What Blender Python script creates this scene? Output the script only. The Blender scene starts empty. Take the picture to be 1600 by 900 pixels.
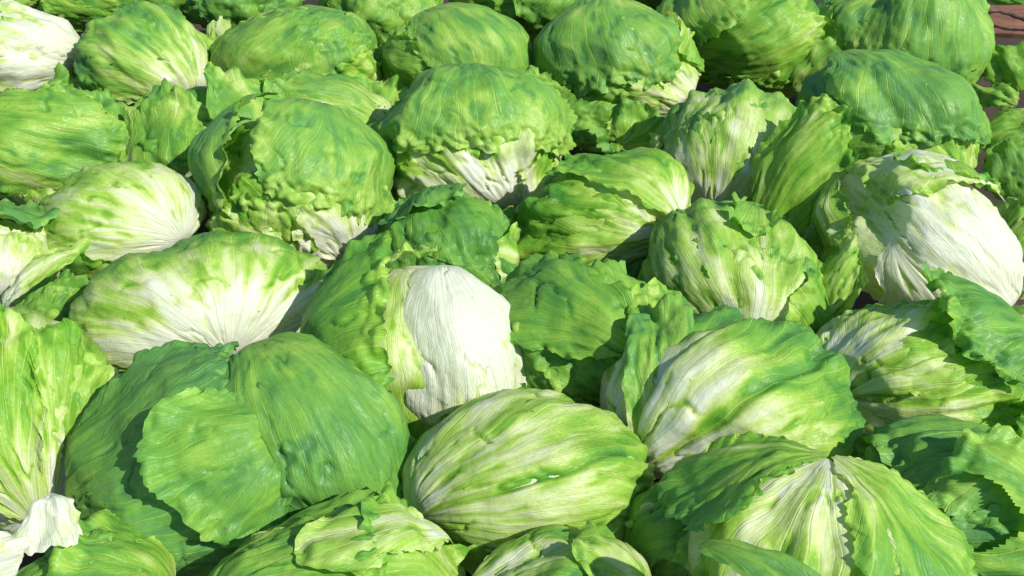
import bpy, math
import numpy as np
from mathutils import Vector

# ------------------------------------------------------------------ camera, sky, sun, exposure
scene = bpy.context.scene
COL = scene.collection
PITCH = math.radians(35.7)
FPX = 1681.0                       # focal length in pixels of a 1600 px wide picture
CAM = np.array([0.0, -0.86, 0.70])
cam_data = bpy.data.cameras.new('camera')
cam_data.sensor_width = 36.0
cam_data.lens = 36.0 * FPX / 1600.0
cam_data.clip_start = 0.02
cam_data.clip_end = 200.0
cam = bpy.data.objects.new('camera', cam_data)
COL.objects.link(cam)
cam.location = CAM
cam.rotation_euler = (math.pi / 2 - PITCH, 0, 0)
scene.camera = cam

SUN_EL, SUN_AZ = math.radians(42), math.radians(126)      # azimuth clockwise from +y (away from camera)
world = bpy.data.worlds.new('World')
scene.world = world
world.use_nodes = True
wn = world.node_tree
bg = wn.nodes['Background']
sky = wn.nodes.new('ShaderNodeTexSky')
sky.sky_type = 'NISHITA'
sky.sun_disc = False
sky.sun_elevation = SUN_EL
sky.sun_rotation = SUN_AZ
sky.ozone_density = 4.0
sky.dust_density = 0.5
wn.links.new(sky.outputs[0], bg.inputs[0])
bg.inputs[1].default_value = 0.115
sl = bpy.data.lights.new('sun', 'SUN')
sl.energy = 4.4
sl.angle = math.radians(0.6)
sl.color = (1.0, 0.95, 0.86)
sun = bpy.data.objects.new('sun', sl)
COL.objects.link(sun)
sd = Vector((math.cos(SUN_EL) * math.sin(SUN_AZ), math.cos(SUN_EL) * math.cos(SUN_AZ), math.sin(SUN_EL)))
sun.rotation_euler = sd.to_track_quat('Z', 'Y').to_euler()
sun.location = (2, -2, 3)
vs = scene.view_settings
vs.view_transform = 'Standard'
vs.look = 'None'
vs.exposure = 0.33
vs.gamma = 1.0
vs.use_curve_mapping = False
scene.cycles.max_bounces = 5
scene.cycles.diffuse_bounces = 4
scene.cycles.transmission_bounces = 4

# ------------------------------------------------------------------ noise
_rs = np.random.RandomState(7)
_perm = np.tile(_rs.permutation(512), 3)
_grad = _rs.normal(size=(512, 3))
_grad /= np.linalg.norm(_grad, axis=1)[:, None]


def pn(x, y, z=0.0):
    """gradient noise, about -1..1"""
    x, y, z = np.broadcast_arrays(np.asarray(x, float), np.asarray(y, float), np.asarray(z, float))
    xi, yi, zi = np.floor(x).astype(int), np.floor(y).astype(int), np.floor(z).astype(int)
    xf, yf, zf = x - xi, y - yi, z - zi
    u, v, w = [f * f * f * (f * (f * 6 - 15) + 10) for f in (xf, yf, zf)]
    out = 0
    for dx in (0, 1):
        wx = u if dx else 1 - u
        for dy in (0, 1):
            wy = v if dy else 1 - v
            for dz in (0, 1):
                wz = w if dz else 1 - w
                h = _perm[_perm[_perm[(xi + dx) & 511] + ((yi + dy) & 511)] + ((zi + dz) & 511)]
                g = _grad[h]
                out = out + wx * wy * wz * (g[..., 0] * (xf - dx) + g[..., 1] * (yf - dy) + g[..., 2] * (zf - dz))
    return out * 1.5


def smooth(e0, e1, x):
    t = np.clip((x - e0) / (e1 - e0), 0, 1)
    return t * t * (3 - 2 * t)


# ------------------------------------------------------------------ materials
def nodes_of(name):
    m = bpy.data.materials.new(name)
    m.use_nodes = True
    nt = m.node_tree
    nt.nodes.clear()
    return m, nt, (lambda t: nt.nodes.new(t)), (lambda a, b: nt.links.new(a, b))


def math_node(nt, op, a, b=None, c=None, clamp=False):
    n = nt.nodes.new('ShaderNodeMath')
    n.operation = op
    n.use_clamp = clamp
    for i, v in enumerate((a, b, c)):
        if v is None:
            continue
        if isinstance(v, (int, float)):
            n.inputs[i].default_value = v
        else:
            nt.links.new(v, n.inputs[i])
    return n.outputs[0]


def lettuce_material():
    m, nt, N, L = nodes_of('lettuce')
    M = lambda *a, **k: math_node(nt, *a, **k)
    lc = N('ShaderNodeAttribute'); lc.attribute_name = 'lc'      # azimuth, distance from the stalk, seed
    lg = N('ShaderNodeAttribute'); lg.attribute_name = 'lg'      # greenness, waxy bloom plus painted sky blue
    sg = N('ShaderNodeSeparateXYZ'); L(lg.outputs['Vector'], sg.inputs[0])

    def stretched(kx, ky, off, scale=1.0, detail=3.0, rough=0.55, dist=0.0):
        mp = N('ShaderNodeVectorMath'); mp.operation = 'MULTIPLY_ADD'
        L(lc.outputs['Vector'], mp.inputs[0])
        mp.inputs[1].default_value = (kx, ky, 1.0)
        mp.inputs[2].default_value = (0, 0, off)
        n = N('ShaderNodeTexNoise')
        n.inputs['Scale'].default_value = scale
        n.inputs['Detail'].default_value = detail
        n.inputs['Roughness'].default_value = rough
        n.inputs['Distortion'].default_value = dist
        L(mp.outputs[0], n.inputs['Vector'])
        return n.outputs[0]

    s2 = stretched(7.0, 1.5, 3.3, detail=2.5)                       # streaks along the veins
    s3 = stretched(60.0, 3.0, 7.1, detail=1.0)                      # fine ribbing
    nz = stretched(2.4, 1.6, 11.7, detail=1.0)                      # how the veins wander
    sp = N('ShaderNodeSeparateXYZ'); L(lc.outputs['Vector'], sp.inputs[0])
    ph_, th_ = sp.outputs[0], sp.outputs[1]
    nzc = M('SUBTRACT', nz, 0.5)
    tc = N('ShaderNodeTexCoord')
    bl = N('ShaderNodeTexNoise'); bl.inputs['Scale'].default_value = 55; bl.inputs['Detail'].default_value = 3
    L(tc.outputs['Object'], bl.inputs['Vector'])
    fine = N('ShaderNodeTexNoise'); fine.inputs['Scale'].default_value = 330; fine.inputs['Detail'].default_value = 1
    L(tc.outputs['Object'], fine.inputs['Vector'])

    def line(x, width):
        dd = M('ABSOLUTE', M('SUBTRACT', M('FRACT', x), 0.5))
        return dd, M('SUBTRACT', 1.0, M('DIVIDE', dd, width), clamp=True)
    # ribs that fan out from the stalk, thick at its end; finer ones between; cross veins branching off them
    wid = M('MULTIPLY_ADD', M('POWER', 0.25, th_), 0.085, 0.030)
    d1, l1 = line(M('MULTIPLY_ADD', nzc, 1.4, M('MULTIPLY', ph_, 5.5)), wid)
    d2, l2 = line(M('MULTIPLY_ADD', s2, 0.7, M('MULTIPLY_ADD', nzc, 3.0, M('MULTIPLY', ph_, 14.0))), 0.12)
    d3, l3 = line(M('MULTIPLY_ADD', bl.outputs[0], 1.6, M('MULTIPLY_ADD', d1, -4.0, M('MULTIPLY', th_, 11.0))), 0.07)
    l3 = M('MULTIPLY', l3, M('MULTIPLY', M('SUBTRACT', th_, 0.5), 0.55, clamp=True))
    vein = M('MAXIMUM', l1, M('MAXIMUM', M('MULTIPLY', l2, 0.42), l3))
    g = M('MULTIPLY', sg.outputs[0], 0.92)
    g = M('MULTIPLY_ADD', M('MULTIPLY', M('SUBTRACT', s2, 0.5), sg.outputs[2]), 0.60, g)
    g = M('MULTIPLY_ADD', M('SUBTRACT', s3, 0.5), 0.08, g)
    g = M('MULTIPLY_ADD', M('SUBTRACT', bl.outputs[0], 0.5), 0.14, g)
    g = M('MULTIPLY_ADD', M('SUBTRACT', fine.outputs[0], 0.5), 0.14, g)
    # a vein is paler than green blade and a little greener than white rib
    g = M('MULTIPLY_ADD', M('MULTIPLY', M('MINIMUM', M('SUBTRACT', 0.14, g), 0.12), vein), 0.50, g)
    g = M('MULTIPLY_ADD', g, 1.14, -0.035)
    ramp = N('ShaderNodeValToRGB')
    cr = ramp.color_ramp
    stops = [(0.0, (0.83, 0.87, 0.73)), (0.20, (0.70, 0.81, 0.36)), (0.40, (0.41, 0.645, 0.085)),
             (0.60, (0.21, 0.48, 0.030)), (0.80, (0.115, 0.355, 0.020)), (1.0, (0.058, 0.225, 0.018))]
    while len(cr.elements) < len(stops):
        cr.elements.new(0.5)
    for e, (p, c) in zip(cr.elements, stops):
        e.position = p
        e.color = (*c, 1)
    L(g, ramp.inputs[0])
    # waxy bloom of the outer leaves plus painted sky sheen: a slightly bluer green
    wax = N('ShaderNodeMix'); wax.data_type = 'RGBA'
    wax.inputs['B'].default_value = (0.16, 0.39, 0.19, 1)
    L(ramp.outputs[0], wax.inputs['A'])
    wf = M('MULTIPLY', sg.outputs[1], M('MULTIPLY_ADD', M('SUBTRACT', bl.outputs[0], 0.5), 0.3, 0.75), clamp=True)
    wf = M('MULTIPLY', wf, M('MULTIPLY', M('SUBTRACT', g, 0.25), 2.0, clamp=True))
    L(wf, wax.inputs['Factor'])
    # a few brown specks of soil and bruising
    spk = M('MULTIPLY', M('MULTIPLY', M('SUBTRACT', fine.outputs[0], 0.70), 22.0, clamp=True),
            M('MULTIPLY', M('SUBTRACT', bl.outputs[0], 0.58), 14.0, clamp=True))
    brn = N('ShaderNodeMix'); brn.data_type = 'RGBA'
    brn.inputs['B'].default_value = (0.17, 0.10, 0.035, 1)
    L(wax.outputs['Result'], brn.inputs['A']); L(M('MULTIPLY', spk, 0.7), brn.inputs['Factor'])
    col = brn.outputs['Result']

    h = M('MULTIPLY', s3, 0.05)
    h = M('MULTIPLY_ADD', s2, 0.38, h)
    h = M('MULTIPLY_ADD', vein, 0.15, h)
    h = M('MULTIPLY_ADD', bl.outputs[0], 0.55, h)
    h = M('MULTIPLY_ADD', fine.outputs[0], 0.09, h)
    bump = N('ShaderNodeBump')
    bump.inputs['Strength'].default_value = 0.75
    bump.inputs['Distance'].default_value = 0.0032
    L(h, bump.inputs['Height'])

    p = N('ShaderNodeBsdfPrincipled')
    L(col, p.inputs['Base Color'])
    L(bump.outputs[0], p.inputs['Normal'])
    L(M('MULTIPLY_ADD', fine.outputs[0], 0.25, 0.34), p.inputs['Roughness'])
    p.inputs['Specular IOR Level'].default_value = 0.40
    tr = N('ShaderNodeBsdfTranslucent')
    hs = N('ShaderNodeMix'); hs.data_type = 'RGBA'; hs.blend_type = 'MULTIPLY'
    hs.inputs['Factor'].default_value = 1.0
    hs.inputs['B'].default_value = (1.0, 1.0, 0.45, 1)
    L(col, hs.inputs['A'])
    L(hs.outputs['Result'], tr.inputs['Color'])
    L(bump.outputs[0], tr.inputs['Normal'])
    mx = N('ShaderNodeMixShader')
    mx.inputs[0].default_value = 0.36
    L(p.outputs[0], mx.inputs[1]); L(tr.outputs[0], mx.inputs[2])
    out = N('ShaderNodeOutputMaterial')
    L(mx.outputs[0], out.inputs[0])
    return m


def wood_material(name, c0, c1, scale, grain=(1, 14, 14)):
    m, nt, N, L = nodes_of(name)
    tc = N('ShaderNodeTexCoord')
    mp = N('ShaderNodeMapping'); mp.inputs['Scale'].default_value = grain
    L(tc.outputs['Object'], mp.inputs[0])
    n = N('ShaderNodeTexNoise'); n.inputs['Scale'].default_value = scale; n.inputs['Detail'].default_value = 6
    n.inputs['Distortion'].default_value = 0.8
    L(mp.outputs[0], n.inputs['Vector'])
    r = N('ShaderNodeValToRGB')
    r.color_ramp.elements[0].position = 0.3; r.color_ramp.elements[0].color = (*c0, 1)
    r.color_ramp.elements[1].position = 0.72; r.color_ramp.elements[1].color = (*c1, 1)
    L(n.outputs[0], r.inputs[0])
    b = N('ShaderNodeBump'); b.inputs['Strength'].default_value = 0.6; b.inputs['Distance'].default_value = 0.003
    L(n.outputs[0], b.inputs['Height'])
    p = N('ShaderNodeBsdfPrincipled'); p.inputs['Roughness'].default_value = 0.8
    L(r.outputs[0], p.inputs['Base Color']); L(b.outputs[0], p.inputs['Normal'])
    o = N('ShaderNodeOutputMaterial'); L(p.outputs[0], o.inputs[0])
    return m


MAT = lettuce_material()
MAT_SOIL = wood_material('brown_ground', (0.028, 0.020, 0.012), (0.075, 0.046, 0.028), 9.0, (1, 1, 1))
MAT_BOARD = wood_material('brown_board', (0.13, 0.055, 0.032), (0.26, 0.12, 0.07), 10.0, (1.5, 14, 14))
MAT_TWIG = wood_material('twig_bark', (0.06, 0.03, 0.022), (0.20, 0.11, 0.08), 30.0, (2, 16, 16))

# ------------------------------------------------------------------ geometry helpers
SP, CP = math.sin(PITCH), math.cos(PITCH)
FWD = np.array([0, CP, -SP]); UPV = np.array([0, SP, CP]); RGT = np.array([1.0, 0, 0])
HEAD_Z = 0.085


def ray(px, py):
    return FWD + RGT * (px - 800) / FPX - UPV * (py - 450) / FPX


def place(px, py, z=HEAD_Z, toward=0.0):
    """the point of the pile's centre plane seen in that direction, and its scale in metres per pixel"""
    d = ray(px, py)
    t = (z - CAM[2]) / d[2]
    n = np.linalg.norm(d)
    t = t - toward / n
    return CAM + d * t, t / FPX * 1.0


class Form:
    """An ellipsoid in the pile: the rounded body that a head or a leaf is wrapped around."""

    def __init__(self, cx, cy, a, b, roll=0.0, z=HEAD_Z, toward=0.0, depth=None, seed=0.0, lump=0.075, ref=None):
        a, b = a * 0.995, b * 0.985
        self.cx, self.cy, self.a, self.b = cx, cy, a, b
        self.roll = math.radians(roll)
        self.c, mpp = place(cx, cy, z, toward)
        if ref is not None:            # stands at the same range as the head it belongs to
            d = ray(cx, cy)
            t = (np.linalg.norm(ref.c - CAM) - toward) / np.linalg.norm(d)
            self.c, mpp = CAM + d * t, t / FPX
        T = CAM - self.c; T /= np.linalg.norm(T)
        R = np.cross(np.array([0, 0, 1.0]), T); R /= np.linalg.norm(R)
        U = np.cross(T, R)
        cr, sr = math.cos(self.roll), math.sin(self.roll)
        R2, U2 = cr * R + sr * U, -sr * R + cr * U
        dpt = depth if depth else math.sqrt(a * b) * 0.95
        self.S = np.array([a, b, dpt]) * mpp
        self.A = np.stack([R2 * self.S[0], U2 * self.S[1], T * self.S[2]], axis=1)
        self.B = np.stack([R2, U2, T], axis=1)
        self.R = float(np.mean(self.S))
        self.mpp = mpp
        self.seed = seed
        self.lump = lump
        rf = np.random.RandomState(int(seed * 37) + 5)
        self.facets = []
        for i in range(7):
            n = rf.normal(size=3); n[2] = abs(n[2]) * 0.9 if i < 5 else n[2]
            self.facets.append((n / np.linalg.norm(n), rf.uniform(0.85, 0.94) if lump >= 0.05 else 0.95))

    def direction(self, p):
        x, y = p[0] - self.cx, -(p[1] - self.cy)
        cr, sr = math.cos(self.roll), math.sin(self.roll)
        u, v = (cr * x + sr * y) / self.a, (-sr * x + cr * y) / self.b
        r = math.hypot(u, v)
        if r < 1e-6:
            return np.array([0, 0, 1.0])
        ang = math.asin(r) if r <= 1 else math.pi / 2 + math.radians(min((r - 1) * 40, 14))
        return np.array([u / r * math.sin(ang), v / r * math.sin(ang), math.cos(ang)])

    def surf(self, d):
        k = 1.0
        s = self.seed
        k = 1 + self.lump * pn(d[..., 0] * 1.25 + s, d[..., 1] * 1.25 + 3.1 * s, d[..., 2] * 1.25 - s)
        k = k + 0.5 * self.lump * pn(d[..., 0] * 3 - s, d[..., 1] * 3 + s, d[..., 2] * 3 + 9)
        for n, c in self.facets:           # sides pressed flat by the neighbours
            t = d @ n
            k = np.where(t > c, k * (0.15 + 0.85 * c / np.maximum(t, c)), k)
        return (d * k[..., None]) @ self.A.T

    def normal(self, d):
        n = (d / self.S) @ self.B.T
        return n / np.linalg.norm(n, axis=-1)[..., None]


def grid_mesh(name, P, lc, lg, keep=None):
    ns, ntt = P.shape[:2]
    me = bpy.data.meshes.new(name)
    idx = np.arange(ns * ntt).reshape(ns, ntt)
    q = np.stack([idx[:-1, :-1], idx[:-1, 1:], idx[1:, 1:], idx[1:, :-1]], axis=-1).reshape(-1, 4)
    if keep is not None:
        q = q[keep.reshape(-1)[q].all(axis=1)]
    me.vertices.add(ns * ntt)
    me.vertices.foreach_set('co', P.reshape(-1).astype(np.float32))
    me.loops.add(q.size)
    me.loops.foreach_set('vertex_index', q.reshape(-1).astype(np.int32))
    me.polygons.add(len(q))
    me.polygons.foreach_set('loop_start', np.arange(0, q.size, 4, dtype=np.int32))
    me.polygons.foreach_set('use_smooth', np.ones(len(q), bool))
    for nm, arr in (('lc', lc), ('lg', lg)):
        at = me.attributes.new(nm, 'FLOAT_VECTOR', 'POINT')
        at.data.foreach_set('vector', arr.reshape(-1).astype(np.float32))
    me.update(calc_edges=True)
    me.materials.append(MAT)
    return me


_seed = [0.0]


def leaf_surface(form, base, tip, W=60, off=0.003, g0=0.1, g1=0.7, gp=1.0, wax=0.3, fold=0.004, kf=2.4,
                 crk=0.0009, ruf=0.003, jag=0.035, lobe=0.10, lift=0.0, curl=0.0, curl_at=0.85, side=0.25, sp=3.0,
                 th0=0.05, ext=1.0, rib=0.0, wob=0.07, stripe=None, dent=0.6, sag=0.0, tear=0.0, core=False, seed=None, detail=1.0, patch=0.16, hole=None, groove=()):
    """A leaf as a sheet laid round a form: it fans out from `base` towards `tip`."""
    _seed[0] += 7.31
    sd = _seed[0] if seed is None else seed
    if stripe is None:
        stripe = 0.45 if g0 > 0.42 else 1.0
    Bd = form.direction(base)
    Td = form.direction(tip)
    for _ in range(12):                # keep the sheet on the side of the head that is seen
        if core or (Bd + Td)[2] >= 0.05:
            break
        base = (form.cx + (base[0] - form.cx) * 0.96, form.cy + (base[1] - form.cy) * 0.96)
        tip = (form.cx + (tip[0] - form.cx) * 0.92, form.cy + (tip[1] - form.cy) * 0.92)
        Bd = form.direction(base)
        Td = form.direction(tip)
    X = Td - Bd * Bd.dot(Td)
    X /= np.linalg.norm(X)
    Y = np.cross(Bd, X)
    th1 = math.acos(np.clip(Bd.dot(Td), -1, 1)) * ext
    if core:
        th0, th1, W = 0.02, math.pi - 0.02, 180
    Wr = math.radians(W)
    arc_s = (th1 - th0) * form.R
    arc_t = 2 * Wr * form.R * (math.sin(min(th1, math.pi / 2)))
    step = (0.0017 if not core else 0.0030) / detail * max(1.0, form.mpp / 0.00056) ** 0.8
    ns = int(np.clip(arc_s / step, 24, 130))
    nt = int(np.clip(arc_t / step, 24, 200))
    s = np.linspace(0, 1, ns)[:, None]
    t = np.linspace(-1, 1, nt)[None, :]
    s, t = np.broadcast_arrays(s, t)
    # outline: shorter at the sides, lobed, toothed
    if core:
        th = th0 + (th1 - th0) * s
        ph = Wr * t
        edge = np.zeros_like(s)
    else:
        tt = t * Wr * max(0.5, math.sin(min(th1, 1.57)))
        lob = lobe * pn(tt * 2.6, sd, 1.7) + 0.5 * lobe * pn(tt * 6.3, sd, 4.2)
        teeth = 1.35 * jag * np.clip(0.7 + 1.2 * pn(tt * 3.1, sd, 12.3), 0.15, 1.6) * (pn(tt * 17, sd, 8.8) + 0.8 * np.abs(pn(tt * 37, sd, 2.2)) + 0.2 * pn(tt * 80, sd, 3.3))
        tmax = th1 * (1 - side * np.abs(t) ** sp) + lob
        th = th0 + (tmax - th0) * s + teeth * s ** 6
        sl_ = (lobe * 1.2 * pn(s * 4.0, np.sign(t) * 5 + sd, 6.1) + 1.3 * jag * pn(s * 19, np.sign(t) * 5 + sd, 7.7)
               + 0.8 * jag * np.abs(pn(s * 40, np.sign(t) * 9 + sd, 1.1)))
        ph = Wr * t + np.sign(t) * np.abs(t) ** 7 * sl_ / np.clip(np.sin(th), 0.35, 1)
        edge = np.maximum(smooth(0.78, 1.0, s), 0.8 * smooth(0.84, 1.0, np.abs(t)) * smooth(0.15, 0.5, s))
    # veins wander
    ph2 = ph + wob * pn(ph * 1.1 + sd, th * 1.4, sd) + 0.3 * wob * pn(ph * 3 + sd, th * 3.0, sd + 4)
    # beyond the widest girth the veins keep spreading instead of closing up
    ph2 = ph2 * np.where(th > math.pi / 2, np.clip(np.sin(th), 0.3, 1), 1.0)
    # curl of the margin
    out = np.full_like(th, off)
    if curl > 0 and not core:
        ell = np.clip((s - curl_at) * (th1 - th0) * form.R, 0, None)
        a = ell / curl
        out = out + curl * (1 - np.cos(a))
        th = np.where(ell > 0, th - (ell - curl * np.sin(a)) / form.R, th)
    d = (np.cos(th)[..., None] * Bd + np.sin(th)[..., None] * (np.cos(ph)[..., None] * X + np.sin(ph)[..., None] * Y))
    P = form.surf(d)
    n = form.normal(d)
    grow = smooth(0.05, 0.7, th / max(th1, 0.01) if not core else th / 1.6)
    n1 = pn(ph2 * kf, th * 0.8 + sd, sd * 1.3)
    n2 = pn(ph2 * kf * 2.6 + 9, th * 1.2, sd * 0.7 + 5)
    n3 = pn(ph2 * kf * 6.0 + 2, th * 2.0, sd * 0.9 + 8)
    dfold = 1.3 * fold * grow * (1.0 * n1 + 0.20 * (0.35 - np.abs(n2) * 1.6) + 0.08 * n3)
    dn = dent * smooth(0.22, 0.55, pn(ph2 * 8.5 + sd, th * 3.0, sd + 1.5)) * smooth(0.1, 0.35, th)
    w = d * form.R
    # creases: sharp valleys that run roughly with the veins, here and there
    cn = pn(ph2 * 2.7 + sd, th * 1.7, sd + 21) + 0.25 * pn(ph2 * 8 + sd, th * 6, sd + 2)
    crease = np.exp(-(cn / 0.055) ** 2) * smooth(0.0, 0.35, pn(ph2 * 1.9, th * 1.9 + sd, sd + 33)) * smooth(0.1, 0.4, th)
    q = 1 / 0.017
    c1 = pn(w[..., 0] * q + sd, w[..., 1] * q, w[..., 2] * q)
    c2 = pn(w[..., 0] * q * 2.2 + sd, w[..., 1] * q * 2.2 + 4, w[..., 2] * q * 2.2)
    dcrk = crk * (1.0 * c1 + 0.6 * (0.4 - np.abs(c2))) * (0.45 + 0.55 * grow) * 1.7
    # ruffled margin
    al = ph * np.clip(np.sin(th), 0.4, 1) * form.R
    q2 = 1 / 0.015
    rr = ruf * edge * (pn(w[..., 0] * q2 + sd, w[..., 1] * q2, w[..., 2] * q2 + 7)
                       + 0.6 * pn(w[..., 0] * q2 * 2.4, w[..., 1] * q2 * 2.4 + sd, w[..., 2] * q2 * 2.4 + 3)) * 2.4
    disp = out + dfold + dcrk + rr - 0.0022 * dn - 0.0030 * crease + (lift + 0.006 * np.clip(pn(ph * 1.7 + sd, th, sd + 40), 0, 1)) * edge ** 1.5
    if rib > 0:
        disp = disp + rib * np.exp(-(ph2 * np.clip(np.sin(th), 0.1, 1) / 0.07) ** 2) * (1 - 0.8 * smooth(0.1, 1.0, s))
    gv = np.zeros_like(th)
    for gp_, gd_, gw_ in groove:       # a deep pleat running out from the stalk
        u = (ph2 - math.radians(gp_)) / gw_ + 0.8 * pn(th * 2.0, sd, 3.3)
        e_ = np.where(u > 0, np.exp(-(u / 1.6) ** 2), np.exp(-(u / 0.30) ** 2)) * smooth(0.08, 0.5, th)
        disp = disp - gd_ * e_
        gv = gv + e_
    P = P + n * disp[..., None]
    keep = None
    if hole is not None:               # a torn hole: (pixel x, pixel y, radius in metres)
        hd = form.direction(hole[:2])
        dist = np.arccos(np.clip(d @ hd, -1, 1)) * form.R
        az = np.arctan2((d @ X) - hd @ X, (d @ Y) - hd @ Y)
        rad = hole[2] * (1 + 0.30 * pn(np.cos(az) * 1.5 + sd, np.sin(az) * 1.5, 1.0) + 0.16 * pn(np.cos(az) * 6 + sd, np.sin(az) * 6, 4.0))
        keep = dist > rad
        disp = disp + 0.006 * np.exp(-np.clip(dist - rad, 0, 1) / 0.008)
        P = form.surf(d) + n * disp[..., None]
    if sag > 0:
        P[..., 2] -= sag * s ** 2
    P = P + form.c
    # side veins leave the midrib and bend outwards
    phv = ph2 * (1.75 - 0.95 * smooth(0.0, 1.0, np.clip(th / (th1 if not core else 2.0), 0, 1)))
    # how green: pale near the stalk, green towards the margin
    prog = (th - th0) / max(th1 - th0, 0.01) if not core else th / 2.6
    prog = np.clip(prog, 0, 1.05) ** gp
    ar = np.sqrt(np.clip(np.abs(t), 0, 1)) if not core else 0
    g = g0 + (g1 - g0) * prog
    if not core:
        g = g + 0.16 * smooth(0.5, 1.0, np.abs(t)) * (g1 - g0)
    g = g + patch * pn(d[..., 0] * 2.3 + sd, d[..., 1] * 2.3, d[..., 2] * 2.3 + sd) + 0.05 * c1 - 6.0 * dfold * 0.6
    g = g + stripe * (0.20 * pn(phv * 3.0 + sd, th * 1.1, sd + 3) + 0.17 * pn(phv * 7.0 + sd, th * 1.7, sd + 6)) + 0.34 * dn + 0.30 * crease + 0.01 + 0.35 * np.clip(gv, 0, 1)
    g = g - 0.05 * edge
    lc = np.stack([phv, th, np.full_like(th, sd)], axis=-1)
    lg = np.stack([g, np.full_like(g, wax) * np.clip(prog + (0.6 if g0 > 0.42 else 0.2), 0, 1), np.full_like(g, stripe)], axis=-1)  # greener leaves: bloom raised at the base, painting sky sheen on crowns
    return P, lc, lg, keep


N_TRI = [0]


def sheet(name, form, base, tip, parent=None, origin=None, **kw):
    P, lc, lg, keep = leaf_surface(form, base, tip, **kw)
    o_ = np.array(origin if origin is not None else form.c)
    me = grid_mesh(name, P - o_, lc, lg, keep)
    N_TRI[0] += 2 * len(me.polygons)
    ob = bpy.data.objects.new(name, me)
    COL.objects.link(ob)
    if parent is not None:
        ob.parent = parent
    else:
        ob.location = o_
    return ob


GROUP = 'lettuce heads heaped in rows'


def head(label, form, base, tip, leaves=(), group=GROUP, wrappers=2, **core_kw):
    """One lettuce: an Empty at its foot, the closed heart and its loose wrapper leaves."""
    foot = form.c - np.array([0, 0, form.R])
    e = bpy.data.objects.new('lettuce', None)
    COL.objects.link(e)
    e.location = foot
    e.empty_display_size = 0.02
    e['label'] = label
    e['category'] = 'lettuce'
    e['group'] = group
    kw = dict(g0=0.05, g1=0.55, wax=0.15, fold=0.004, crk=0.0010)
    kw.update(core_kw)
    sheet('heart', form, base, tip, parent=e, origin=foot, core=True, off=0.0, **kw)
    ra = np.random.RandomState(int(form.seed * 10) + 3)
    a0 = math.atan2(-(base[1] - form.cy) / form.b, (base[0] - form.cx) / form.a)
    for i, da in enumerate((ra.uniform(1.7, 2.5), -ra.uniform(1.7, 2.5), math.pi + ra.uniform(-0.5, 0.5))[:wrappers]):
        q = ra.uniform(0.5, 0.85)
        tp = (form.cx + math.cos(a0 + da) * form.a * q, form.cy - math.sin(a0 + da) * form.b * q)
        k2 = dict(kw)
        k2.update(g0=kw['g0'] + ra.uniform(-0.05, 0.08), g1=kw['g1'] + ra.uniform(-0.05, 0.12), W=ra.uniform(38, 58),
                  off=0.0015 + 0.0022 * i, ruf=0.003, jag=0.03, lobe=0.12, side=ra.uniform(0.1, 0.35), lift=ra.uniform(0, 0.003), ext=1.12)
        sheet('leaf', form, base, tp, parent=e, origin=foot, **k2)
    for lf in leaves:
        lf = dict(lf)
        lf['off'] = lf['off'] + 0.003
        f = lf.pop('form', form)
        b = lf.pop('base'); t_ = lf.pop('tip')
        lab = lf.pop('label', None)
        ob = sheet('leaf', f, b, t_, parent=e, origin=foot, **lf)
        if lab:
            ob['label'] = lab
    return e


def loose(label, form, base, tip, group='loose lettuce leaves', **kw):
    origin = form.c
    ob = sheet('lettuce_leaf', form, base, tip, origin=origin, **kw)
    ob['label'] = label
    ob['category'] = 'leaf'
    ob['group'] = group
    return ob


def LF(base, tip, W=60, off=0.004, g0=0.1, g1=0.7, **kw):
    d = dict(base=base, tip=tip, W=W, off=off, g0=g0, g1=g1)
    d.update(kw)
    return d


F = Form

# ------------------------------------------------------------------ ground
def ground():
    me = bpy.data.meshes.new('ground')
    n = 40
    xs = np.linspace(-6, 6, n); ys = np.linspace(-4, 12, n)
    X, Y = np.meshgrid(xs, ys, indexing='ij')
    Z = 0.004 * pn(X * 3, Y * 3, 0.5) - 0.03
    vs_ = np.stack([X, Y, Z], -1).reshape(-1, 3)
    idx = np.arange(n * n).reshape(n, n)
    q = np.stack([idx[:-1, :-1], idx[1:, :-1], idx[1:, 1:], idx[:-1, 1:]], -1).reshape(-1, 4)
    me.from_pydata(vs_.tolist(), [], q.tolist())
    me.materials.append(MAT_SOIL)
    o = bpy.data.objects.new('ground', me)
    COL.objects.link(o)
    o['kind'] = 'structure'


ground()

# ------------------------------------------------------------------ front row
f = F(318, 738, 190, 188, seed=1.0)
lobe_f = F(474, 690, 142, 165, roll=18, toward=0.048, seed=1.5, depth=110, ref=f)
sheet_f = F(350, 718, 150, 122, ref=f, toward=0.060, seed=1.7, depth=70)
head('large dark green lettuce at lower left, a jagged wrapper leaf draped over its right side', f, (100, 745), (430, 720),
     g0=0.55, g1=0.85, wax=0.45, fold=0.005, kf=3.0,
     leaves=[LF((95, 735), (400, 760), 95, 0.003, 0.5, 0.85, wax=0.5, side=0.1, fold=0.004, kf=3.0),
             LF((415, 505), (520, 835), 110, 0.002, 0.55, 0.75, form=lobe_f, wax=0.45, fold=0.007, kf=2.6, ruf=0.005, curl=0.014, curl_at=0.88, side=0.2),
             LF((482, 690), (262, 738), 58, 0.010, 0.6, 0.68, form=sheet_f, wax=0.35, fold=0.006, ruf=0.004, lobe=0.14, jag=0.05, lift=0.006),
             LF((105, 735), (265, 915), 22, 0.012, 0.5, 0.6, ruf=0.003, wax=0.2, lift=0.012)])

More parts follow.
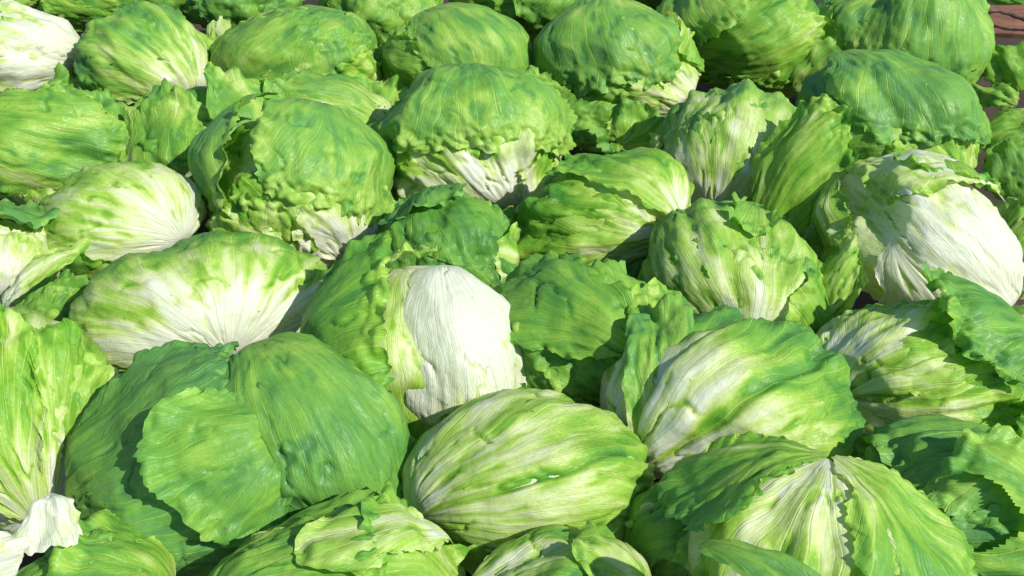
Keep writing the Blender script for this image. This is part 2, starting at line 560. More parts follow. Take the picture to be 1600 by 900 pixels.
f = F(825, 757, 187, 132, seed=2.2, lump=0.04)
head('smooth round pale green lettuce at bottom centre, its veins running sideways', f, (668, 805), (950, 700),
     wrappers=0, g0=0.12, g1=0.5, wax=0.2, fold=0.0045, kf=3.2,
     leaves=[LF((666, 803), (1010, 690), 100, 0.003, 0.0, 0.48, groove=((-14, 0.005, 0.06),), wax=0.2, side=0.12, fold=0.006, kf=3.4, gp=0.6, ruf=0.001, jag=0.01),
             LF((1010, 900), (720, 835), 26, 0.006, 0.5, 0.5, fold=0.004, ruf=0.002)])

f = F(1132, 640, 200, 155, roll=-8, seed=3.7)
lobe_f = F(1015, 625, 88, 138, roll=-4, ref=f, toward=0.024, seed=3.9, depth=85)
head('large lettuce right of centre with pale ribs fanning up from its lower left corner', f, (1020, 748), (1190, 560),
     wrappers=0, g0=0.05, g1=0.7, wax=0.3, fold=0.006,
     leaves=[LF((1022, 745), (1240, 520), 60, 0.004, -0.16, 0.80, wax=0.3, gp=1.2, groove=((24, 0.016, 0.13), (-14, 0.006, 0.08)), fold=0.009, kf=2.6, side=0.12, ruf=0.002, jag=0.012, rib=0.003),
             LF((1016, 740), (1040, 492), 55, 0.002, -0.05, 0.75, form=lobe_f, wax=0.45, fold=0.009, kf=3.2, side=0.15, ruf=0.004, lift=0.004, gp=0.8),
             LF((1020, 752), (1330, 690), 26, 0.009, 0.05, 0.65, wax=0.15, fold=0.004, side=0.2)])

f = F(1262, 890, 208, 170, seed=4.4, toward=0.02)
head('lettuce at bottom right whose white stalk end points up and fans downward', f, (1252, 735), (1250, 900),
     wrappers=0, g0=0.0, g1=0.45, wax=0.1, fold=0.005,
     leaves=[LF((1254, 735), (1250, 980), 40, 0.009, -0.05, 0.55, wax=0.1, fold=0.007, kf=3.5, side=0.1, rib=0.002, gp=1.1),
             LF((1252, 735), (1440, 900), 40, 0.013, 0.25, 0.68, fold=0.005, wax=0.3),
             LF((1256, 735), (1080, 870), 38, 0.012, 0.35, 0.7, fold=0.006, wax=0.3, lift=0.006, ruf=0.003)])
f2 = F(1090, 838, 95, 85, roll=30, seed=5.1, toward=0.01, z=0.08)
head('small lettuce with folded ragged leaves wedged left of the upturned white stalk', f2, (1180, 735), (1050, 850),
     g0=0.2, g1=0.6, wax=0.3, fold=0.006,
     leaves=[LF((1190, 725), (1030, 860), 60, 0.004, 0.0, 0.55, wax=0.4, fold=0.008, ruf=0.004, side=0.2),
             LF((1185, 730), (1100, 900), 30, 0.010, 0.0, 0.55, fold=0.006, ruf=0.004, lift=0.006),
             LF((1010, 900), (1060, 790), 50, 0.008, 0.5, 0.7, wax=0.3, ruf=0.004)])

f = F(1498, 812, 168, 140, seed=6.3)
head('dark bluish green lettuce in the lower right corner with a torn hole in its leaf', f, (1640, 690), (1400, 780),
     g0=0.5, g1=0.8, wax=0.5, fold=0.006, kf=3.0,
     leaves=[LF((1650, 660), (1400, 780), 55, 0.004, 0.5, 0.68, wax=0.5, fold=0.008, kf=3.0, ruf=0.004, side=0.2),
             LF((1670, 770), (1470, 830), 55, 0.010, 0.4, 0.62, wax=0.3, ruf=0.005, lift=0.006, fold=0.006, hole=(1512, 805, 0.022)),
             LF((1500, 960), (1480, 850), 60, 0.006, 0.25, 0.55, ruf=0.005, lift=0.006)])

f = F(515, 932, 190, 120, seed=7.9, toward=0.015)
head('light green lettuce cut off by the bottom edge under the draped leaf', f, (330, 980), (560, 850),
     g0=0.3, g1=0.55, wax=0.2,
     leaves=[LF((310, 960), (600, 850), 70, 0.004, 0.5, 0.62, wax=0.3, fold=0.006, ruf=0.004, side=0.2),
             LF((690, 980), (570, 848), 50, 0.007, 0.3, 0.65, wax=0.2, fold=0.006, ruf=0.006, lift=0.008, jag=0.05),
             LF((720, 900), (480, 880), 22, 0.014, 0.1, 0.45, fold=0.004, ruf=0.003)])

f = F(872, 965, 140, 120, seed=8.8)
head('top of a pale striped lettuce at the bottom edge below the smooth round one', f, (740, 990), (900, 870),
     g0=0.1, g1=0.5, wax=0.25,
     leaves=[LF((745, 1000), (960, 860), 65, 0.004, 0.1, 0.6, wax=0.35, fold=0.006, ruf=0.003),
             LF((1000, 1000), (900, 855), 40, 0.009, 0.2, 0.55, ruf=0.004)])

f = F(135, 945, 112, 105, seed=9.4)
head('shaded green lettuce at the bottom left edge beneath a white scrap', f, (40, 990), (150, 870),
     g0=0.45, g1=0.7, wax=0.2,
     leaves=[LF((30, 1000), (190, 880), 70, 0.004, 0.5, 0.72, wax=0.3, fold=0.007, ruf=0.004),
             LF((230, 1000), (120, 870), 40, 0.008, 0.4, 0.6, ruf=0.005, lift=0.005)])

f = F(48, 660, 135, 185, roll=-8, seed=10.6)
head('tall pale green lettuce at the left edge, upright with white stalk down', f, (30, 790), (60, 560),
     g0=0.0, g1=0.5, wax=0.1, fold=0.006,
     leaves=[LF((32, 790), (110, 540), 50, 0.004, 0.05, 0.58, wax=0.1, fold=0.009, kf=3.0, side=0.25, sp=2.5, rib=0.003),
             LF((20, 790), (10, 500), 42, 0.012, 0.18, 0.62, wax=0.05, fold=0.008, side=0.3, ruf=0.004, lift=0.004),
             LF((-80, 720), (50, 500), 36, 0.018, 0.5, 0.6, wax=0.1, fold=0.007, ruf=0.004, lift=0.006)])

# ------------------------------------------------------------------ second row
f = F(322, 486, 190, 108, seed=11.9, lump=0.03)
head('broad low lettuce with white veins spreading like a scallop shell from its base', f, (338, 550), (320, 420),
     wrappers=0, g0=0.0, g1=0.65, wax=0.25, fold=0.004,
     leaves=[LF((338, 550), (318, 365), 155, 0.004, -0.22, 0.95, wax=0.3, stripe=1.3, fold=0.006, kf=3.0, side=0.0, ruf=0.001, jag=0.008, gp=1.3, wob=0.05, patch=0.15),
             LF((130, 620), (240, 552), 36, 0.009, 0.3, 0.6, wax=0.3, ruf=0.004, lift=0.006, fold=0.003)])

f = F(655, 560, 150, 152, roll=10, seed=12.5)
wf = F(706, 560, 104, 142, roll=14, toward=0.028, ref=f, seed=12.9, depth=95, lump=0.03)
head('lettuce showing a bare white inner leaf beside a jagged green wrapper leaf', f, (640, 420), (640, 600),
     wrappers=0, g0=0.1, g1=0.6, wax=0.1,
     leaves=[LF((690, 415), (722, 680), 82, 0.002, -0.22, 0.16, form=wf, wax=0.0, stripe=0.75, dent=0.2, gp=2.0, fold=0.004, ruf=0.003, side=0.1, patch=0.15),
             LF((475, 560), (622, 560), 74, 0.024, 0.78, 0.62, wax=0.25, fold=0.006, ruf=0.005, lobe=0.08, jag=0.06, side=0.0, lift=0.004, gp=1.5),
             LF((760, 720), (690, 640), 50, 0.014, 0.4, 0.5, ruf=0.005, lift=0.006),
             LF((590, 350), (640, 430), 50, 0.010, 0.1, 0.45, ruf=0.006, lift=0.006)])

f = F(700, 405, 112, 95, seed=13.3, toward=-0.02)
head('dark crumpled lettuce with a frilly leaf behind the bare white one', f, (640, 300), (720, 440),
     g0=0.6, g1=0.8, wax=0.3,
     leaves=[LF((660, 290), (720, 480), 68, 0.004, 0.65, 0.80, wax=0.3, fold=0.009, crk=0.003, ruf=0.005, jag=0.05, side=0.2),
             LF((700, 270), (640, 350), 50, 0.009, 0.6, 0.72, wax=0.5, ruf=0.004, jag=0.05, lift=0.004),
             LF((830, 430), (770, 400), 45, 0.007, 0.2, 0.45, ruf=0.004)])

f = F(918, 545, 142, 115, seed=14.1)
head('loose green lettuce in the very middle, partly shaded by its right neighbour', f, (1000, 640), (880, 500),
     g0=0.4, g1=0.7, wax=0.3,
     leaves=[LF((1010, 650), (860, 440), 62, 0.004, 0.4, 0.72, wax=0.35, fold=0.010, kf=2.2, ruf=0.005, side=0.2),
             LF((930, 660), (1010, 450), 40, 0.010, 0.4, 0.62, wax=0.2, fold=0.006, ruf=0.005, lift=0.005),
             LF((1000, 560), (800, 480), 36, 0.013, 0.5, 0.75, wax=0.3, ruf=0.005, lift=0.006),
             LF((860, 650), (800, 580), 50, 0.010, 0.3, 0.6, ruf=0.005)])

f = F(1148, 447, 144, 122, roll=-4, seed=15.4)
head('round striped lettuce with a small knot of leaf on top, right of centre', f, (1165, 545), (1150, 400),
     g0=0.15, g1=0.6, wax=0.3, fold=0.004,
     leaves=[LF((1170, 548), (1140, 318), 105, 0.003, -0.05, 0.65, wax=0.35, fold=0.006, kf=3.6, side=0.0, ruf=0.001, jag=0.01, gp=0.8),
             LF((1160, 300), (1158, 366), 22, 0.008, 0.5, 0.6, wax=0.4, ruf=0.005, lift=0.006),
             LF((1290, 560), (1235, 430), 36, 0.007, 0.25, 0.6, wax=0.2, fold=0.004)])

f = F(1430, 590, 168, 122, roll=10, seed=16.2)
collar = F(1470, 565, 150, 118, roll=-18, toward=0.004, ref=f, seed=16.7)
head('lettuce at right with white diagonal ribs inside a frilly dark green collar leaf', f, (1320, 655), (1470, 560),
     g0=0.0, g1=0.6, wax=0.2, fold=0.005,
     leaves=[LF((1318, 655), (1540, 530), 80, 0.004, -0.05, 0.62, wax=0.2, groove=((14, 0.009, 0.10), (-16, 0.008, 0.09)), fold=0.008, kf=3.4, side=0.1, ruf=0.003, gp=1.3),
             LF((1318, 658), (1580, 640), 26, 0.010, 0.05, 0.5, fold=0.005, ruf=0.003),
             LF((1640, 480), (1450, 500), 50, 0.005, 0.75, 0.72, form=collar, wax=0.35, fold=0.006, ruf=0.008, lift=0.003, jag=0.06),
             LF((1660, 560), (1570, 640), 45, 0.016, 0.7, 0.72, form=collar, wax=0.35, ruf=0.008, lift=0.008, jag=0.06),
             LF((1560, 720), (1440, 665), 45, 0.008, 0.65, 0.7, wax=0.3, ruf=0.005, lift=0.004)])

f = F(1440, 378, 152, 116, roll=-20, seed=17.8, toward=0.012)
head('creamy white lettuce at right with its outer leaves stripped and a torn white flap', f, (1565, 440), (1380, 340),
     wrappers=0, g0=-0.2, g1=0.25, wax=0.0, fold=0.005, stripe=0.4,
     leaves=[LF((1575, 445), (1330, 330), 55, 0.005, -0.25, 0.38, wax=0.0, stripe=0.4, fold=0.006, kf=2.6, ruf=0.003, side=0.2, gp=1.8),
             LF((1570, 280), (1320, 300), 40, 0.009, -0.1, 0.45, wax=0.05, stripe=0.5, hole=(1502, 318, 0.007), fold=0.007, ruf=0.004, side=0.2, gp=1.5),
             LF((1400, 380), (1530, 500), 34, 0.012, -0.1, -0.1, wax=0.0, fold=0.005, ruf=0.003, lobe=0.12, lift=0.006, label='white torn flap of leaf hanging to a point'),
             LF((1290, 300), (1300, 440), 40, 0.008, 0.35, 0.5, ruf=0.005, lift=0.004),
             LF((1380, 230), (1480, 285), 60, 0.006, 0.5, 0.65, wax=0.3, ruf=0.005, lift=0.004)])

f = F(1604, 545, 78, 64, seed=18.5, z=0.08, toward=0.05)
head('sliver of pale green lettuce on the right edge beside the frilly collar', f, (1680, 600), (1580, 530), g0=0.1, g1=0.4,
     leaves=[LF((1690, 600), (1560, 520), 70, 0.004, 0.1, 0.45, ruf=0.003)])
f = F(1612, 385, 62, 75, seed=19.5, z=0.075, toward=-0.02)
head('sliver of pale frilly lettuce on the right edge beside the creamy white head', f, (1620, 480), (1590, 360), g0=0.1, g1=0.5,
     leaves=[LF((1620, 490), (1585, 305), 60, 0.004, 0.05, 0.5, ruf=0.005, wax=0.2)])

# ------------------------------------------------------------------ third row
f = F(462, 305, 140, 132, roll=-12, seed=20.1)
cap = F(468, 268, 142, 98, roll=-18, toward=0.006, ref=f, seed=20.5, depth=118, lump=0.05)
head('lettuce with a blue green hood leaf torn open above its white base, left of centre', f, (522, 415), (460, 230),
     g0=-0.1, g1=0.6, wax=0.1, fold=0.005,
     leaves=[LF((520, 418), (545, 290), 62, 0.004, -0.25, 0.4, wax=0.0, fold=0.007, gp=1.6, ruf=0.003),
             LF((510, 418), (350, 330), 26, 0.008, -0.15, 0.4, fold=0.006, ruf=0.003),
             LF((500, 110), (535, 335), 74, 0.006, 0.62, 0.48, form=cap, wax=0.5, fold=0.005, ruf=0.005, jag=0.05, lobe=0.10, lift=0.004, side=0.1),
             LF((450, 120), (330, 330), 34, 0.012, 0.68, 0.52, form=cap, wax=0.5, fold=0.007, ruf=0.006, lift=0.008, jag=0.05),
             LF((440, 460), (410, 300), 30, 0.002, 0.2, 0.6, crk=0.003, fold=0.007, ruf=0.006)])

f = F(740, 240, 146, 112, seed=21.6)
cap = F(738, 208, 150, 98, toward=0.003, ref=f, seed=21.9, depth=125, lump=0.05)
head('lettuce at upper centre with a blue green cap leaf over its white ribbed base', f, (795, 325), (730, 180),
     g0=-0.15, g1=0.5, wax=0.1, fold=0.006,
     leaves=[LF((797, 327), (680, 230), 70, 0.004, -0.25, 0.42, wax=0.0, fold=0.009, kf=3.4, gp=1.5, ruf=0.003),
             LF((800, 328), (870, 240), 44, 0.008, 0.0, 0.5, wax=0.1, fold=0.006, ruf=0.004),
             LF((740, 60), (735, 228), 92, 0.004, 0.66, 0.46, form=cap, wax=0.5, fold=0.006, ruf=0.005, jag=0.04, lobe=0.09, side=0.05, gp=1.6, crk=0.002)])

f = F(932, 345, 136, 100, roll=14, seed=22.7)
head('lettuce at centre with dark twisted folds running to a white base at right', f, (1035, 355), (880, 330),
     g0=0.0, g1=0.75, wax=0.1, fold=0.007,
     leaves=[LF((1040, 350), (800, 400), 62, 0.004, -0.1, 0.85, wax=0.1, fold=0.012, kf=3.0, ruf=0.003, gp=0.8, crk=0.002),
             LF((1038, 352), (900, 240), 46, 0.010, 0.05, 0.75, wax=0.2, fold=0.009, side=0.1, gp=0.8),
             LF((1020, 420), (860, 430), 26, 0.012, 0.3, 0.75, ruf=0.004, fold=0.006)])

f = F(1142, 245, 112, 108, seed=23.4)
head('smooth pale lettuce with a blue tinged crown and a leaf shadow on its right', f, (1130, 335), (1150, 140),
     g0=0.05, g1=0.55, wax=0.4, fold=0.005,
     leaves=[LF((1130, 335), (1165, 125), 110, 0.004, 0.0, 0.62, wax=0.5, fold=0.007, kf=3.2, side=0.0, ruf=0.002, gp=0.9),
             LF((1040, 340), (1010, 230), 36, 0.009, -0.1, 0.4, wax=0.2, ruf=0.005, lift=0.006)])

f = F(1386, 195, 140, 102, roll=-10, seed=24.9)
head('deep blue green lettuce at upper right with a pale lower side', f, (1500, 300), (1380, 150),
     g0=0.1, g1=0.75, wax=0.4, fold=0.004,
     leaves=[LF((1510, 305), (1420, 200), 50, 0.003, 0.1, 0.6, wax=0.1, fold=0.005),
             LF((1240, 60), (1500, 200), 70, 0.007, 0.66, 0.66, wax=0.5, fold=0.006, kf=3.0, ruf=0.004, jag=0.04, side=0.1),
             LF((1240, 200), (1420, 260), 45, 0.010, 0.62, 0.6, wax=0.4, fold=0.007, ruf=0.004, side=0.2)])

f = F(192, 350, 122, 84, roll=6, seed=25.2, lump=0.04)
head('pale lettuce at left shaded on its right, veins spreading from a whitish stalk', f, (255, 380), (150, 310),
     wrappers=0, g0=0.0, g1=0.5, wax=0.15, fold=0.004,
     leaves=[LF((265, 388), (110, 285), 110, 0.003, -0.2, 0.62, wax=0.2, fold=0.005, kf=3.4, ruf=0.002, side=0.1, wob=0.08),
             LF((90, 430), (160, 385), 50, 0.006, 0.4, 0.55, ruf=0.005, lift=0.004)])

f = F(82, 235, 132, 96, roll=-6, seed=26.8)
head('broad green lettuce at the left edge with long white cracks of vein', f, (40, 340), (100, 180),
     g0=0.3, g1=0.65, wax=0.3,
     leaves=[LF((30, 350), (150, 150), 70, 0.004, 0.3, 0.68, wax=0.4, fold=0.007, ruf=0.004, side=0.1),
             LF((-60, 170), (170, 270), 45, 0.010, 0.4, 0.62, wax=0.35, fold=0.008, ruf=0.005, lift=0.003),
             LF((200, 330), (180, 240), 40, 0.008, 0.3, 0.55, ruf=0.004, lift=0.004)])

f = F(5, 412, 78, 66, seed=27.3)
head('white lettuce on the left edge under a ragged blue green leaf', f, (-30, 470), (30, 380), g0=-0.2, g1=0.25, wax=0.0,
     leaves=[LF((-40, 475), (60, 375), 70, 0.003, -0.25, 0.25, wax=0.0, fold=0.005),
             LF((-60, 300), (100, 370), 40, 0.016, 0.7, 0.72, wax=0.5, ruf=0.007, lift=0.012, jag=0.05, fold=0.005)])

f = F(318, 225, 128, 82, roll=10, seed=28.1, toward=-0.01)
head('open loose leaved lettuce at upper left with pale cupped leaves', f, (360, 310), (280, 180), g0=0.2, g1=0.65, wax=0.2,
     crk=0.003, fold=0.008,
     leaves=[LF((350, 320), (260, 140), 50, 0.006, 0.1, 0.6, wax=0.3, fold=0.008, ruf=0.005, lift=0.012),
             LF((310, 320), (215, 235), 50, 0.005, 0.4, 0.65, crk=0.004, fold=0.007, ruf=0.006),
             LF((310, 330), (345, 150), 30, 0.018, 0.1, 0.65, wax=0.4, fold=0.008, ruf=0.006, lift=0.010),
             LF((380, 320), (400, 160), 30, 0.014, 0.3, 0.65, wax=0.3, fold=0.008, ruf=0.006, lift=0.008)])

f = F(490, 192, 118, 66, roll=-8, seed=29.6, toward=-0.03)
head('crumpled green lettuce half hidden behind the torn blue green hood', f, (420, 120), (480, 180), g0=0.5, g1=0.7, wax=0.4,
     crk=0.002,
     leaves=[LF((600, 230), (440, 140), 60, 0.006, 0.2, 0.7, wax=0.5, fold=0.008, ruf=0.005),
             LF((470, 260), (380, 165), 50, 0.010, 0.4, 0.6, wax=0.1, crk=0.003, ruf=0.007, lift=0.006)])

# ------------------------------------------------------------------ back rows
f = F(30, 86, 95, 70, roll=-10, seed=30.3)
head('bright white lettuce at the upper left edge, stalk end to the right', f, (120, 120), (20, 60), g0=-0.25, g1=0.2, wax=0.05,
     leaves=[LF((112, 112), (-30, 50), 100, 0.003, -0.35, 0.25, wax=0.05, fold=0.004, kf=3.4),
             LF((130, 150), (80, 140), 50, 0.006, 0.6, 0.6, ruf=0.004)])

f = F(232, 102, 105, 86, roll=-20, seed=31.7)
head('striped green lettuce at upper left with dark crumpled left side', f, (300, 190), (220, 60), g0=0.15, g1=0.65, wax=0.2,
     leaves=[LF((285, 165), (200, 20), 75, 0.004, 0.02, 0.75, wax=0.45, fold=0.007, kf=3.4, side=0.1, ruf=0.003),
             LF((250, 210), (130, 100), 34, 0.009, 0.3, 0.7, crk=0.003, fold=0.009, ruf=0.005, wax=0.3),
             LF((130, 170), (150, 140), 45, 0.006, 0.2, 0.5, fold=0.005)])

f = F(466, 95, 132, 88, seed=32.2, lump=0.05)
head('rounded grey green lettuce in the back row with veins arching over to the right', f, (350, 190), (500, 50), g0=0.25, g1=0.6, wax=0.4,
     leaves=[LF((345, 195), (590, 90), 72, 0.004, 0.2, 0.62, wax=0.5, fold=0.005, kf=3.2, ruf=0.002, side=0.05),
             LF((600, 140), (500, 130), 45, 0.007, 0.2, 0.5, wax=0.1, crk=0.003, ruf=0.005)])

f = F(720, 94, 112, 80, seed=33.8, lump=0.04)
head('smooth dull green lettuce in the back row behind the blue capped one', f, (780, 190), (700, 40), g0=0.4, g1=0.65, wax=0.4,
     leaves=[LF((640, 5), (800, 130), 70, 0.004, 0.45, 0.62, wax=0.45, fold=0.006, kf=3.0, ruf=0.003, side=0.05),
             LF((600, 60), (660, 130), 50, 0.008, 0.45, 0.6, wax=0.35, fold=0.006, ruf=0.004)])

f = F(966, 98, 122, 88, roll=-8, seed=34.4)
hang = F(925, 190, 92, 56, ref=f, toward=0.035, seed=34.9, depth=50)
head('green lettuce in the back row with a cream rib and frilly leaf hanging below', f, (1075, 150), (940, 80), g0=0.0, g1=0.6, wax=0.3,
     leaves=[LF((1085, 160), (1000, 110), 70, 0.003, -0.15, 0.5, fold=0.006, ruf=0.003),
             LF((940, -40), (930, 132), 80, 0.006, 0.5, 0.62, wax=0.5, fold=0.005, ruf=0.004, side=0.1, jag=0.04),
             LF((1060, -10), (1080, 100), 36, 0.009, 0.2, 0.6, wax=0.3, ruf=0.005, lift=0.003),
             LF((950, 145), (890, 228), 95, 0.0, 0.55, 0.66, form=hang, wax=0.25, crk=0.004, fold=0.007, ruf=0.007, lift=0.006)])

f = F(1160, 52, 126, 92, seed=35.9)
head('yellow green lettuce at the top right of centre with overlapping side seams', f, (1080, 90), (1220, 60), g0=0.45, g1=0.6, wax=0.2,
     leaves=[LF((1030, 90), (1270, 40), 62, 0.004, 0.55, 0.6, wax=0.15, fold=0.006, ruf=0.003, side=0.1),
             LF((1030, 120), (1240, 110), 34, 0.009, 0.55, 0.65, wax=0.2, fold=0.006, ruf=0.004),
             LF((1060, -60), (1120, 60), 45, 0.009, 0.45, 0.6, wax=0.4, fold=0.008, ruf=0.004)])

f = F(1404, 58, 124, 110, roll=-6, seed=36.6)
head('tall grey green lettuce in the upper right corner with a white lower right side', f, (1500, 170), (1390, 20), g0=-0.1, g1=0.6, wax=0.2,
     leaves=[LF((1500, 178), (1520, 90), 60, 0.003, -0.25, 0.3, fold=0.004),
             LF((1400, -110), (1420, 110), 85, 0.007, 0.5, 0.6, wax=0.45, fold=0.007, kf=3.0, ruf=0.005, jag=0.04, side=0.05),
             LF((1300, -40), (1310, 130), 40, 0.011, 0.5, 0.65, wax=0.35, fold=0.007, ruf=0.003)])

f = F(835, -12, 138, 75, seed=37.1)
head('green lettuce cut off at the top edge above the dull green one', f, (960, -30), (800, 20), g0=0.3, g1=0.65, wax=0.15,
     leaves=[LF((970, -20), (720, 40), 60, 0.005, 0.3, 0.7, wax=0.15, fold=0.007, ruf=0.003),
             LF((880, -90), (870, 40), 50, 0.009, 0.45, 0.68, fold=0.008, ruf=0.003)])
f = F(592, 18, 92, 70, seed=38.4)
head('wrinkled light green lettuce at the top edge left of the dull green one', f, (640, -50), (580, 50), g0=0.4, g1=0.6, wax=0.3, crk=0.002,
     leaves=[LF((620, -60), (590, 70), 70, 0.005, 0.45, 0.6, wax=0.35, fold=0.006, crk=0.003, ruf=0.005)])
f = F(378, 2, 85, 52, seed=39.0, z=0.075)
head('dark frilly lettuce at the top edge left of centre', f, (400, -60), (370, 30), g0=0.6, g1=0.75, wax=0.3, crk=0.003,
     leaves=[LF((380, -70), (380, 50), 70, 0.006, 0.6, 0.75, wax=0.35, crk=0.004, fold=0.008, ruf=0.007)])
f = F(165, -4, 110, 50, seed=40.2)
head('green lettuce cut off at the top edge above the crumpled striped one', f, (100, -50), (200, 10), g0=0.3, g1=0.65, wax=0.2,
     leaves=[LF((90, -40), (240, 20), 60, 0.005, 0.3, 0.7, wax=0.2, fold=0.007, ruf=0.005)])
f = F(45, -10, 95, 55, seed=41.7)
head('yellow green lettuce in the top left corner with ribbed leaves', f, (20, -70), (50, 20), g0=0.25, g1=0.55, wax=0.1,
     leaves=[LF((10, -70), (70, 40), 70, 0.005, 0.2, 0.6, fold=0.008, ruf=0.005)])
f = F(1030, -30, 90, 55, seed=42.7)
head('sliver of lettuce at the top edge between two back row heads', f, (1020, -90), (1020, 10), g0=0.4, g1=0.65, wax=0.2,
     leaves=[LF((1010, -90), (1020, 20), 70, 0.005, 0.4, 0.65, ruf=0.005)])
f = F(280, -12, 70, 48, seed=44.7)
head('sliver of green lettuce at the top edge between the crumpled and the frilly ones', f, (280, -70), (285, 10), g0=0.35, g1=0.65, wax=0.2,
     leaves=[LF((280, -70), (280, 20), 70, 0.005, 0.4, 0.65, ruf=0.005)])

# ------------------------------------------------------------------ loose leaves and scraps
loose('upright bright green leaf catching the sun between the striped and the deep green heads', F(1268, 290, 88, 130, roll=-12, z=0.10, toward=0.02, seed=50.1, depth=45),
      (1215, 420), (1300, 175), W=62, off=0, g0=0.35, g1=0.62, wax=0.1, fold=0.006, ruf=0.006, jag=0.05, side=0.2, lift=0.004)
loose('curling yellow green leaf squeezed between the striped head and the creamy one', F(1322, 440, 42, 85, roll=-10, z=0.10, toward=0.02, seed=51.1, depth=30),
      (1285, 560), (1330, 380), W=60, off=0, g0=0.2, g1=0.5, fold=0.005, ruf=0.007, side=0.2)
loose('torn white scrap of leaf lying at the lower left', F(84, 835, 82, 78, roll=-10, z=0.12, toward=0.05, seed=52.1, depth=25),
      (100, 762), (78, 850), W=42, off=0, g0=-0.2, g1=0.08, wax=0.0, stripe=0.4, dent=0, crk=0.0002, lobe=0.25, fold=0.012, kf=1.6, ruf=0.004, side=0.1)
loose('white scrap of leaf in the bottom left corner', F(5, 880, 52, 48, z=0.12, toward=0.06, seed=53.1, depth=25),
      (-60, 890), (52, 870), W=50, off=0, g0=-0.2, g1=0.05, wax=0.0, stripe=0.4, dent=0, crk=0.0002, lobe=0.2, fold=0.004, ruf=0.002)
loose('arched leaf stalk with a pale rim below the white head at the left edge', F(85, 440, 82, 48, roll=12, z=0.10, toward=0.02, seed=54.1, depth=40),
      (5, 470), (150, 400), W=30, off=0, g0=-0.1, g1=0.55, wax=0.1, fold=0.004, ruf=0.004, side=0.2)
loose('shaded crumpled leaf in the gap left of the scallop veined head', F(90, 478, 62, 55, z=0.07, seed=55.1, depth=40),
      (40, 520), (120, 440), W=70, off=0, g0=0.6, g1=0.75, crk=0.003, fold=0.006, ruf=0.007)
loose('dark green leaf along the bottom edge in front of the upturned white stalk', F(1205, 960, 175, 85, roll=-14, z=0.11, toward=0.10, seed=56.1, depth=60),
      (1050, 880), (1400, 930), W=80, off=0, g0=0.55, g1=0.75, wax=0.5, fold=0.006, kf=3.5, ruf=0.003, side=0.2)
loose('small pale upright leaf poking up behind the rounded grey green head', F(350, 62, 28, 38, z=0.10, seed=57.1, depth=20),
      (345, 105), (350, 25), W=70, off=0, g0=0.1, g1=0.35, fold=0.004, ruf=0.004, jag=0.10)

loose('broad shaded leaf lying on the brown board in the upper right corner', F(1572, 105, 45, 42, roll=-30, z=0.07, seed=60.1, depth=30),
      (1610, 150), (1545, 70), W=60, off=0, g0=0.55, g1=0.7, fold=0.007, ruf=0.006, wax=0.1)
loose('small frilly trimming of leaf below the board at the right edge', F(1560, 150, 35, 26, z=0.06, seed=61.1, depth=20),
      (1590, 160), (1535, 140), W=70, off=0, g0=0.45, g1=0.6, fold=0.006, ruf=0.008, jag=0.08, crk=0.004)
loose('wilted leaf at the right edge beside the deep blue green head', F(1582, 215, 52, 42, roll=20, z=0.08, seed=62.1, depth=25),
      (1530, 250), (1615, 185), W=60, off=0, g0=0.4, g1=0.6, fold=0.007, ruf=0.006)
loose('dull olive leaf hanging at the right edge above the sliver of pale frilly lettuce', F(1575, 265, 50, 48, z=0.06, seed=63.1, depth=25),
      (1600, 320), (1560, 225), W=70, off=0, g0=0.6, g1=0.7, fold=0.006, ruf=0.004)
loose('leaf at the very top of the upper right corner above the board', F(1575, -8, 60, 22, z=0.08, seed=64.1, depth=25),
      (1530, -20), (1610, 5), W=60, off=0, g0=0.6, g1=0.7, fold=0.006, ruf=0.006)


def brown_board():
    c, mpp = place(1590, 60, 0.05)
    me = bpy.data.meshes.new('wooden_board')
    n, w, d, th = 14, 0.20, 0.075, 0.010
    v, fc = [], []
    for i in range(n):
        x = -0.12 + (w + 0.09) * i / (n - 1)
        for (y, z) in ((0, 0), (0, th - .002), (.002, th), (d - .002, th), (d, th - .002), (d, 0)):
            v.append((x, y + 0.0015 * float(pn(x * 40, y * 30, 1.0)), z + 0.0015 * float(pn(x * 30, y * 20, 3.0))))
    for i in range(n - 1):
        for k in range(6):
            a, b = i * 6 + k, i * 6 + (k + 1) % 6
            fc.append((a, b, b + 6, a + 6))
    fc += [tuple(range(5, -1, -1)), tuple(range((n - 1) * 6, n * 6))]
    me.from_pydata(v, [], fc)
    me.materials.append(MAT_BOARD)
    o = bpy.data.objects.new('wooden_board', me)
    COL.objects.link(o)
    o.location = c
    o.rotation_euler = (math.radians(14), math.radians(-4), math.radians(-14))
    o['label'] = 'reddish brown board showing in the upper right corner'
    o['category'] = 'board'


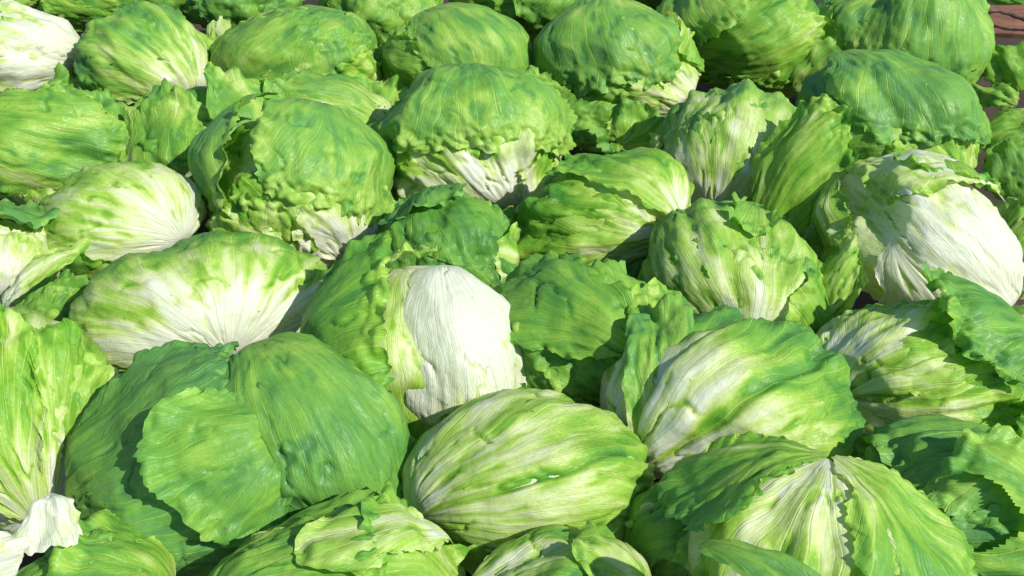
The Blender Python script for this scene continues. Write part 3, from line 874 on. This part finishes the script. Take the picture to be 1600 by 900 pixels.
def twig():
    me = bpy.data.meshes.new('twig')
    p0, _ = place(1530, 15, 0.085)
    p1, _ = place(1640, 32, 0.085)
    n, k = 24, 8
    v, fc = [], []
    ax = (p1 - p0); Ln = np.linalg.norm(ax); ax /= Ln
    s1 = np.cross(ax, [0, 0, 1.0]); s1 /= np.linalg.norm(s1); s2 = np.cross(s1, ax)
    for i in range(n):
        t = i / (n - 1)
        c = ax * Ln * t + s2 * 0.003 * math.sin(t * 7) + s1 * 0.002 * math.sin(t * 11)
        r = 0.0042 * (1 - 0.3 * t) + 0.004 * math.exp(-((t - 0.12) / 0.06) ** 2) + 0.0007 * math.sin(t * 40)
        for j in range(k):
            a = 2 * math.pi * j / k
            v.append(tuple(c + (s1 * math.cos(a) + s2 * math.sin(a)) * r * (1 + 0.1 * math.sin(3 * a + 9 * t))))
    for i in range(n - 1):
        for j in range(k):
            a, b = i * k + j, i * k + (j + 1) % k
            fc.append((a, b, b + k, a + k))
    fc += [tuple(range(k)), tuple(range((n - 1) * k, n * k))]
    me.from_pydata(v, [], fc)
    me.polygons.foreach_set('use_smooth', [True] * len(fc))
    me.materials.append(MAT_TWIG)
    o = bpy.data.objects.new('twig', me)
    COL.objects.link(o)
    o.location = p0
    o['label'] = 'knobbly brown twig lying across the board in the upper right corner'
    o['category'] = 'twig'


brown_board()
twig()

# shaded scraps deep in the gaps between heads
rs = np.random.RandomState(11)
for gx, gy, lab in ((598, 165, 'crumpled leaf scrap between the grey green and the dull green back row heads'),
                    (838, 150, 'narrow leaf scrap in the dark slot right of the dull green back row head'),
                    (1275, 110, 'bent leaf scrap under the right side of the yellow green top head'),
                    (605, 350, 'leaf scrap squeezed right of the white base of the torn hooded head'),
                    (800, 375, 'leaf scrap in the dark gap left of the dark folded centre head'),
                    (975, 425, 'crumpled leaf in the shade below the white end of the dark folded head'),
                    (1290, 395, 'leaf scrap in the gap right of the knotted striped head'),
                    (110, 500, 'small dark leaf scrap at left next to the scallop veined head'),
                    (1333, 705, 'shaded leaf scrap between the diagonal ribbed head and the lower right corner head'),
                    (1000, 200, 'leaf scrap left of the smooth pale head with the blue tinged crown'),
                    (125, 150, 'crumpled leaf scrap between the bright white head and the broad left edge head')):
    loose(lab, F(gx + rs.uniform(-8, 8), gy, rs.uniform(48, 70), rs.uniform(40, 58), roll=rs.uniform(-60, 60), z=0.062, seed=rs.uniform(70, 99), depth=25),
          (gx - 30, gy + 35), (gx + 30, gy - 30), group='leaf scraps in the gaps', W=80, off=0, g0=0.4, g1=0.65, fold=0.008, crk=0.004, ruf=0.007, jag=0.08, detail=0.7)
print('TRIANGLES', N_TRI[0])
